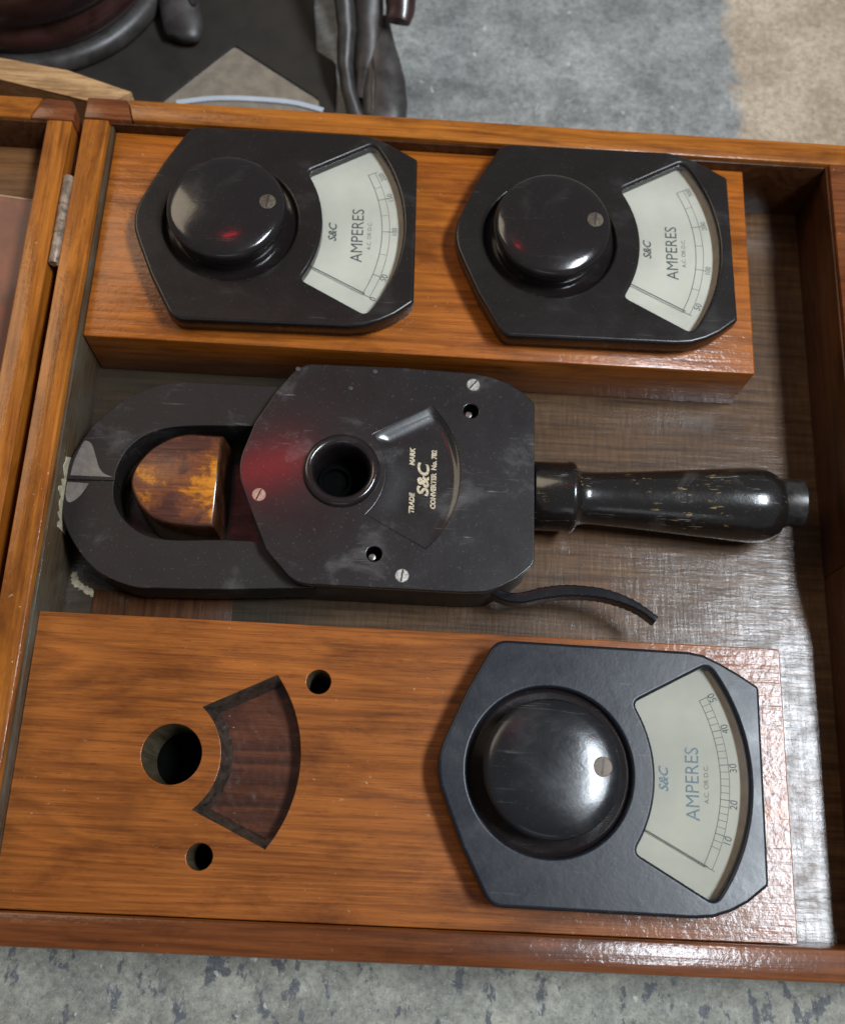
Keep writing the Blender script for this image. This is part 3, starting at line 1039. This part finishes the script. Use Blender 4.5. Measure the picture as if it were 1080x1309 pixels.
# screws
for (sx_, sy_), m_, a in (((30.1, 46.3), 'nickel', .9), ((-65.2, -12.5), 'copper', 1.2), ((.2, -47.3), 'nickel', 1.45)):
    s_ = lathe('plate_screw', [(0, hd - .6), (3.1, hd - .6), (3.1, hd + .2), (2.8, hd + .45), (0, hd + .5)], (sx_, sy_, 0), m_, cl, 24)
    b_ = box('screw_slot', -2.7, 2.7, -.35, .35, hd + .45, hd + .53, 'iron', s_, 0)
    for v in b_.data.vertices:
        vx, vy = v.co.x, v.co.y
        v.co.x = vx * cos(a) - vy * sin(a) + sx_ * S
        v.co.y = vx * sin(a) + vy * cos(a) + sy_ * S
for (hx, hy) in ((29.3, 33.0), (-12.4, -37.8)):
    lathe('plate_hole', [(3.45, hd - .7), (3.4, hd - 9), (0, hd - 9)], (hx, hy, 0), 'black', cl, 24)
    lathe('hole_pin', [(0, hd - 2.2), (1.5, hd - 2.5), (1.9, hd - 3.4), (1.9, hd - 9)], (hx - .9, hy - .9, 0), 'steel', cl, 18)
for (dx, dy) in ((-16, 51), (-52, 50.5), (-60, 46 - 8), (-27, 42)):
    lathe('filled_pinhole', [(0, hd + .06), (.9, hd + .04), (1.1, hd - .02)], (dx, dy, 0), 'iron_grey', cl, 12)
# body under the plate
BODY = inset(PLT, .9)
plate('body_shell', [BODY, circle(-28.9, .6, 15, 40), circle(29.3, 33.0, 4, 20), circle(-12.4, -37.8, 4, 20)], .4, hd - 4.05, .8, 'body', cl)
# jaws
jo = [wl(p) for p in [(102, 236.6), (72, 236.4), (45, 235.6), (31.5, 230.6), (21.5, 223.6), (12.0, 213.6), (6.4, 203.4), (2.6, 193.6), (2.0, 184.2)]]
ji = [wl(p) for p in [(23.9, 185.0), (24.2, 191.6), (28.4, 201.7), (38.0, 209.8), (53.7, 213.8), (84.5, 215.6), (102, 216)]]
up_o = smooth_path(jo, 5)
up_i = smooth_path(ji, 5)
plate('upper_jaw', [up_o + up_i], 8, 26.6, .5, 'jaw', cl, res=3)
jo2 = [wl(p) for p in [(1.9, 182.9), (1.8, 176.6), (3.0, 165.8), (9.2, 154.0), (21.2, 141.4), (37.3, 135.0), (50.1, 134.8), (75, 135.6), (118, 138.6)]]
ji2 = [wl(p) for p in [(118, 158.6), (78.2, 158.6), (54, 157.2), (40.8, 158.8), (31.0, 164.9), (25.4, 172.6), (23.6, 180.4), (23.7, 183.9)]]
plate('lower_jaw', [smooth_path(jo2, 5) + smooth_path(ji2, 5)], 7.6, 25.9, .5, 'jaw', cl, res=3)
t1 = smooth_path([wl(p) for p in [(3.6, 184.9), (4.4, 192.4), (6.6, 200.0), (8.2, 202.3), (11.2, 200.6), (13.6, 195.4), (16.2, 189.4), (19.0, 186.6), (23.2, 185.2)]], 4)
loft('jaw_tip', [(t1, 26.5), (inset(t1, .1), 26.66)], 'worn_tip', cl)
t2 = smooth_path([wl(p) for p in [(2.5, 182.0), (2.5, 177.0), (3.4, 173.4), (5.4, 172.2), (9.2, 175.4), (12.4, 181.9)]], 4)
loft('jaw_tip', [(t2, 25.8), (inset(t2, .1), 25.96)], 'worn_tip', cl)
# handle
hz = 17.7
prof = [(0, 59.3), (15.6, 59.3), (16.2, 59.8), (16.3, 75), (16.9, 76.2), (16.9, 78.2), (16.0, 79.2), (13.6, 80.6), (12.6, 82.4), (12.3, 86), (12.5, 92), (13.4, 106), (14.8, 124), (16.2, 142), (17.3, 156), (17.6, 163), (17.2, 169), (16.0, 172), (13.9, 175.4), (11.8, 177.2), (11.2, 177.6)]
hp = lathe('handle_grip', prof, (0, 0, hz), 'gloss_black', cl, 64, 'X', 50)
lathe('handle_cap', [(11.0, 176.8), (11.3, 177.4), (11.5, 178), (11.5, 186.6), (11.1, 187.2), (10.7, 187.4), (0, 187.5)], (0, 0, hz), 'dark_steel', cl, 48, 'X', 30)
for p_ in (hp, cl.children[-1]):
    for v in p_.data.vertices:
        v.co.y += (-1.6) * S - v.co.x * .002
# trigger lever
lp = smooth_path([(*wl((190, 150)), 15), (*wl((200, 142)), 16.5), (*wl((209.5, 140.0)), 18), (*wl((221, 142.6)), 19.5), (*wl((233, 144.0)), 21), (*wl((248, 142.8)), 22.5), (*wl((261, 138.4)), 23.4), (*wl((270.6, 131.9)), 24)], 8)


def lev(i, t):
    w = 1.5 + 1.1 * sin(pi * min(1, t * 1.1)) + (.3 if i % 2 and t > .4 else 0)
    h = 4.6 * (1 - .25 * t)
    return [(-w, -h), (w, -h), (w, h - .9), (w - .6, h - .2), (0, h), (-w + .6, h - .2), (-w, h - .9)]


sweep('trigger_lever', lp, lev, 'knob_matt', cl, angle=30)

# ------------------------------------------------------------------ things behind the box
# added dark sheet that paints the shade on the floor
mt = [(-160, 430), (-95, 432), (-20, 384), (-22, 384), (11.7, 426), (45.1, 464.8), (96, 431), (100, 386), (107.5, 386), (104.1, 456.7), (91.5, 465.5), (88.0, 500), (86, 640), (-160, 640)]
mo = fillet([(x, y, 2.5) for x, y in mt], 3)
tag(loft('floor_shade_sheet', [(mo, G + .1), (mo, G + 1.0), (inset(mo, .5), G + 1.4)], 'mat'), 'dark brown sheet painting the shade on the concrete behind the box, with a V-shaped notch', 'mat')  # added sheet for the floor shade, only keyed as mat
tag(loft('half_shade_sheet', [([(45.1, 463.5), (99, 428), (99, 381), (-19, 381), (-19, 386), (12.6, 426)], G + .15), ([(45.1, 463.5), (99, 428), (99, 381), (-19, 381), (-19, 386), (12.6, 426)], G + .9)], 'half_shade'),  # added sheet, coloured as half-shaded floor
    'grey-brown pointed sheet painting the half-shaded floor in the notch of the dark sheet', 'half_shade')
# pale plank
tag(box('wooden_plank', 0, 1, 0, 1, G + .2, 24, 'pale_plank', None, .8, top=[(-150, 420), (-70, 403.0), (-18, 392.0), (-8, 391.2), (3.0, 399.6), (-31.8, 410.4), (-69.3, 415.9), (-150, 434)]),
    'pale unvarnished wooden plank behind the box lid at the left', 'plank')
# frayed jute strip
bm = bmesh.new()
random.seed(12)
for i in range(900):
    x = random.uniform(-110, -42)
    y = 401 + (-x - 42) * .14 + random.uniform(-6.5, 6.5)
    z = random.uniform(2, 9)
    a = random.uniform(0, pi)
    l = random.uniform(1.5, 4)
    dx, dy = cos(a) * l, sin(a) * l
    w = .22
    p = [bm.verts.new(q) for q in ((x - dx, y - dy, z), (x + w, y + w, z + .8), (x + dx, y + dy, z + random.uniform(-1, 1)), (x - w, y - w, z - .5))]
    bm.faces.new(p)
b_ = from_bm('jute_rag', bm, 'fuzz', None, False)
base = box('jute_pad', -112, -42, 395, 412, -4, 4, 'fuzz', b_, .5, top=[(-112, 404), (-42, 392), (-42, 406), (-112, 418)])
tag(b_, 'frayed yellow-brown jute strip between the pale plank and the lid', 'jute strip')
# thin white strip along the back
ws = smooth_path([(17, 423, 0), (34, 427.0, 0), (50, 428.6, 0), (70, 428.8, 0), (84, 427.8, 0), (99, 424.2, 0)], 6)
tag(sweep('white_floor_strip', [(x, y - 1, G + 1.6) for x, y, z in ws], lambda i, t: [(-1.5, -.5), (1.5, -.5), (1.5, .5), (-1.5, .5)], 'white_strip'),
    'thin white strip on the floor behind the rear rim', 'strip')
# round-footed dark pot
pot = tag(empty('round_pot', (-75, 511, G)), 'dark oxblood round pot with grey foot ring at the upper left corner', 'pot')
lathe('foot_ring', [(66, .2), (77, .2), (79.5, 1.5), (80.5, 5), (79.5, 9), (76.5, 11.5), (72, 12.5), (70, 11.5), (69.5, 8), (0, 8)], (0, 0, 0), 'iron_grey', pot, 96, angle=50)
lathe('pot_body', [(69, 8), (72.5, 14), (73.5, 19), (72, 24), (69.5, 27), (69.5, 29), (72, 33), (73.5, 48), (70, 62), (66, 66), (60, 66), (60, 60), (0, 52)], (0, 0, 0), 'oxblood', pot, 96, angle=50)
lobe = sweep('foot_lobe', smooth_path([(86, -6, 14), (88, -26, 12), (91, -38, 9), (93, -47, 7), (93, -51, 6)], 6), lambda i, t: ell(8.5 + 3.2 * sin(pi * min(t, 1)) - 7 * t ** 8, 5.5 * (1 - .7 * t ** 6), 20), 'iron_grey', pot)
sweep('foot_crease', smooth_path([(90, -8, 20), (92, -22, 18), (97, -32, 15), (99, -26, 16), (96, -14, 18)], 5), lambda i, t: ell(1.3, 1.0, 8), 'iron', pot)
# carved cabriole leg of a stand
lg = tag(empty('stand_leg', (128, 428, G)), 'dark carved curving leg of a stand, its rounded foot on the concrete behind the box', 'stand leg')


def leg_part(name, pts, fn, mat):
    P = [(x - 128, y - 428, z - G) for x, y, z in pts]
    o = sweep(name, smooth_path(P, 7), fn, mat, lg)
    random.seed(len(name))
    for v in o.data.vertices:        # hand-carved unevenness
        v.co += Vector((sin(v.co.y * 420 + v.co.z * 310), cos(v.co.x * 510 + v.co.z * 260), sin(v.co.x * 370 + v.co.y * 290))) * .00016
    return o


leg_part('leg_shaft', [(117, 540, 52), (119, 505, 34), (121, 478, 16), (122, 458, 6), (121.5, 440, 0), (121, 426, -4)], lambda i, t: ell(11.0 - 5.5 * t, 6 - 2 * t, 22), 'iron')
leg_part('leg_ridge', [(103, 540, 56), (104, 505, 40), (107.5, 476, 24), (110.5, 460, 14), (110.5, 444, 6), (113.5, 428, 0), (118, 417, -4), (123, 410, -7)], lambda i, t: ell(4.2 + 1.2 * sin(pi * t * 1.4) ** 2, 5.5 - t, 16), 'iron_grey')
leg_part('leg_foot', [(130, 474, 6), (129.5, 464, 4), (130.5, 452, 2), (132, 440, 0), (133, 428, -2), (133.5, 416, -4), (133, 410, -6)],
         lambda i, t: ell(2.5 + 10.2 * sin(pi * min(.04 + t * .62, .66)) ** 1.15, 3 + 4.5 * sin(pi * min(.1 + t * .6, 1)), 26), 'iron_grey')
leg_part('foot_crease', [(125.5, 450, 6.2), (126.5, 438, 6.6), (127, 427, 5.2), (127, 416, 2)], lambda i, t: ell(.9, .8, 8), 'iron')
leg_part('leg_scroll', [(134, 530, 50), (137, 500, 34), (139, 482, 25), (139.5, 470, 20), (138.5, 462, 18)], lambda i, t: ell(9.5 - 2.5 * t ** 2, 7 - 3.2 * t ** 3, 18), 'oxblood')
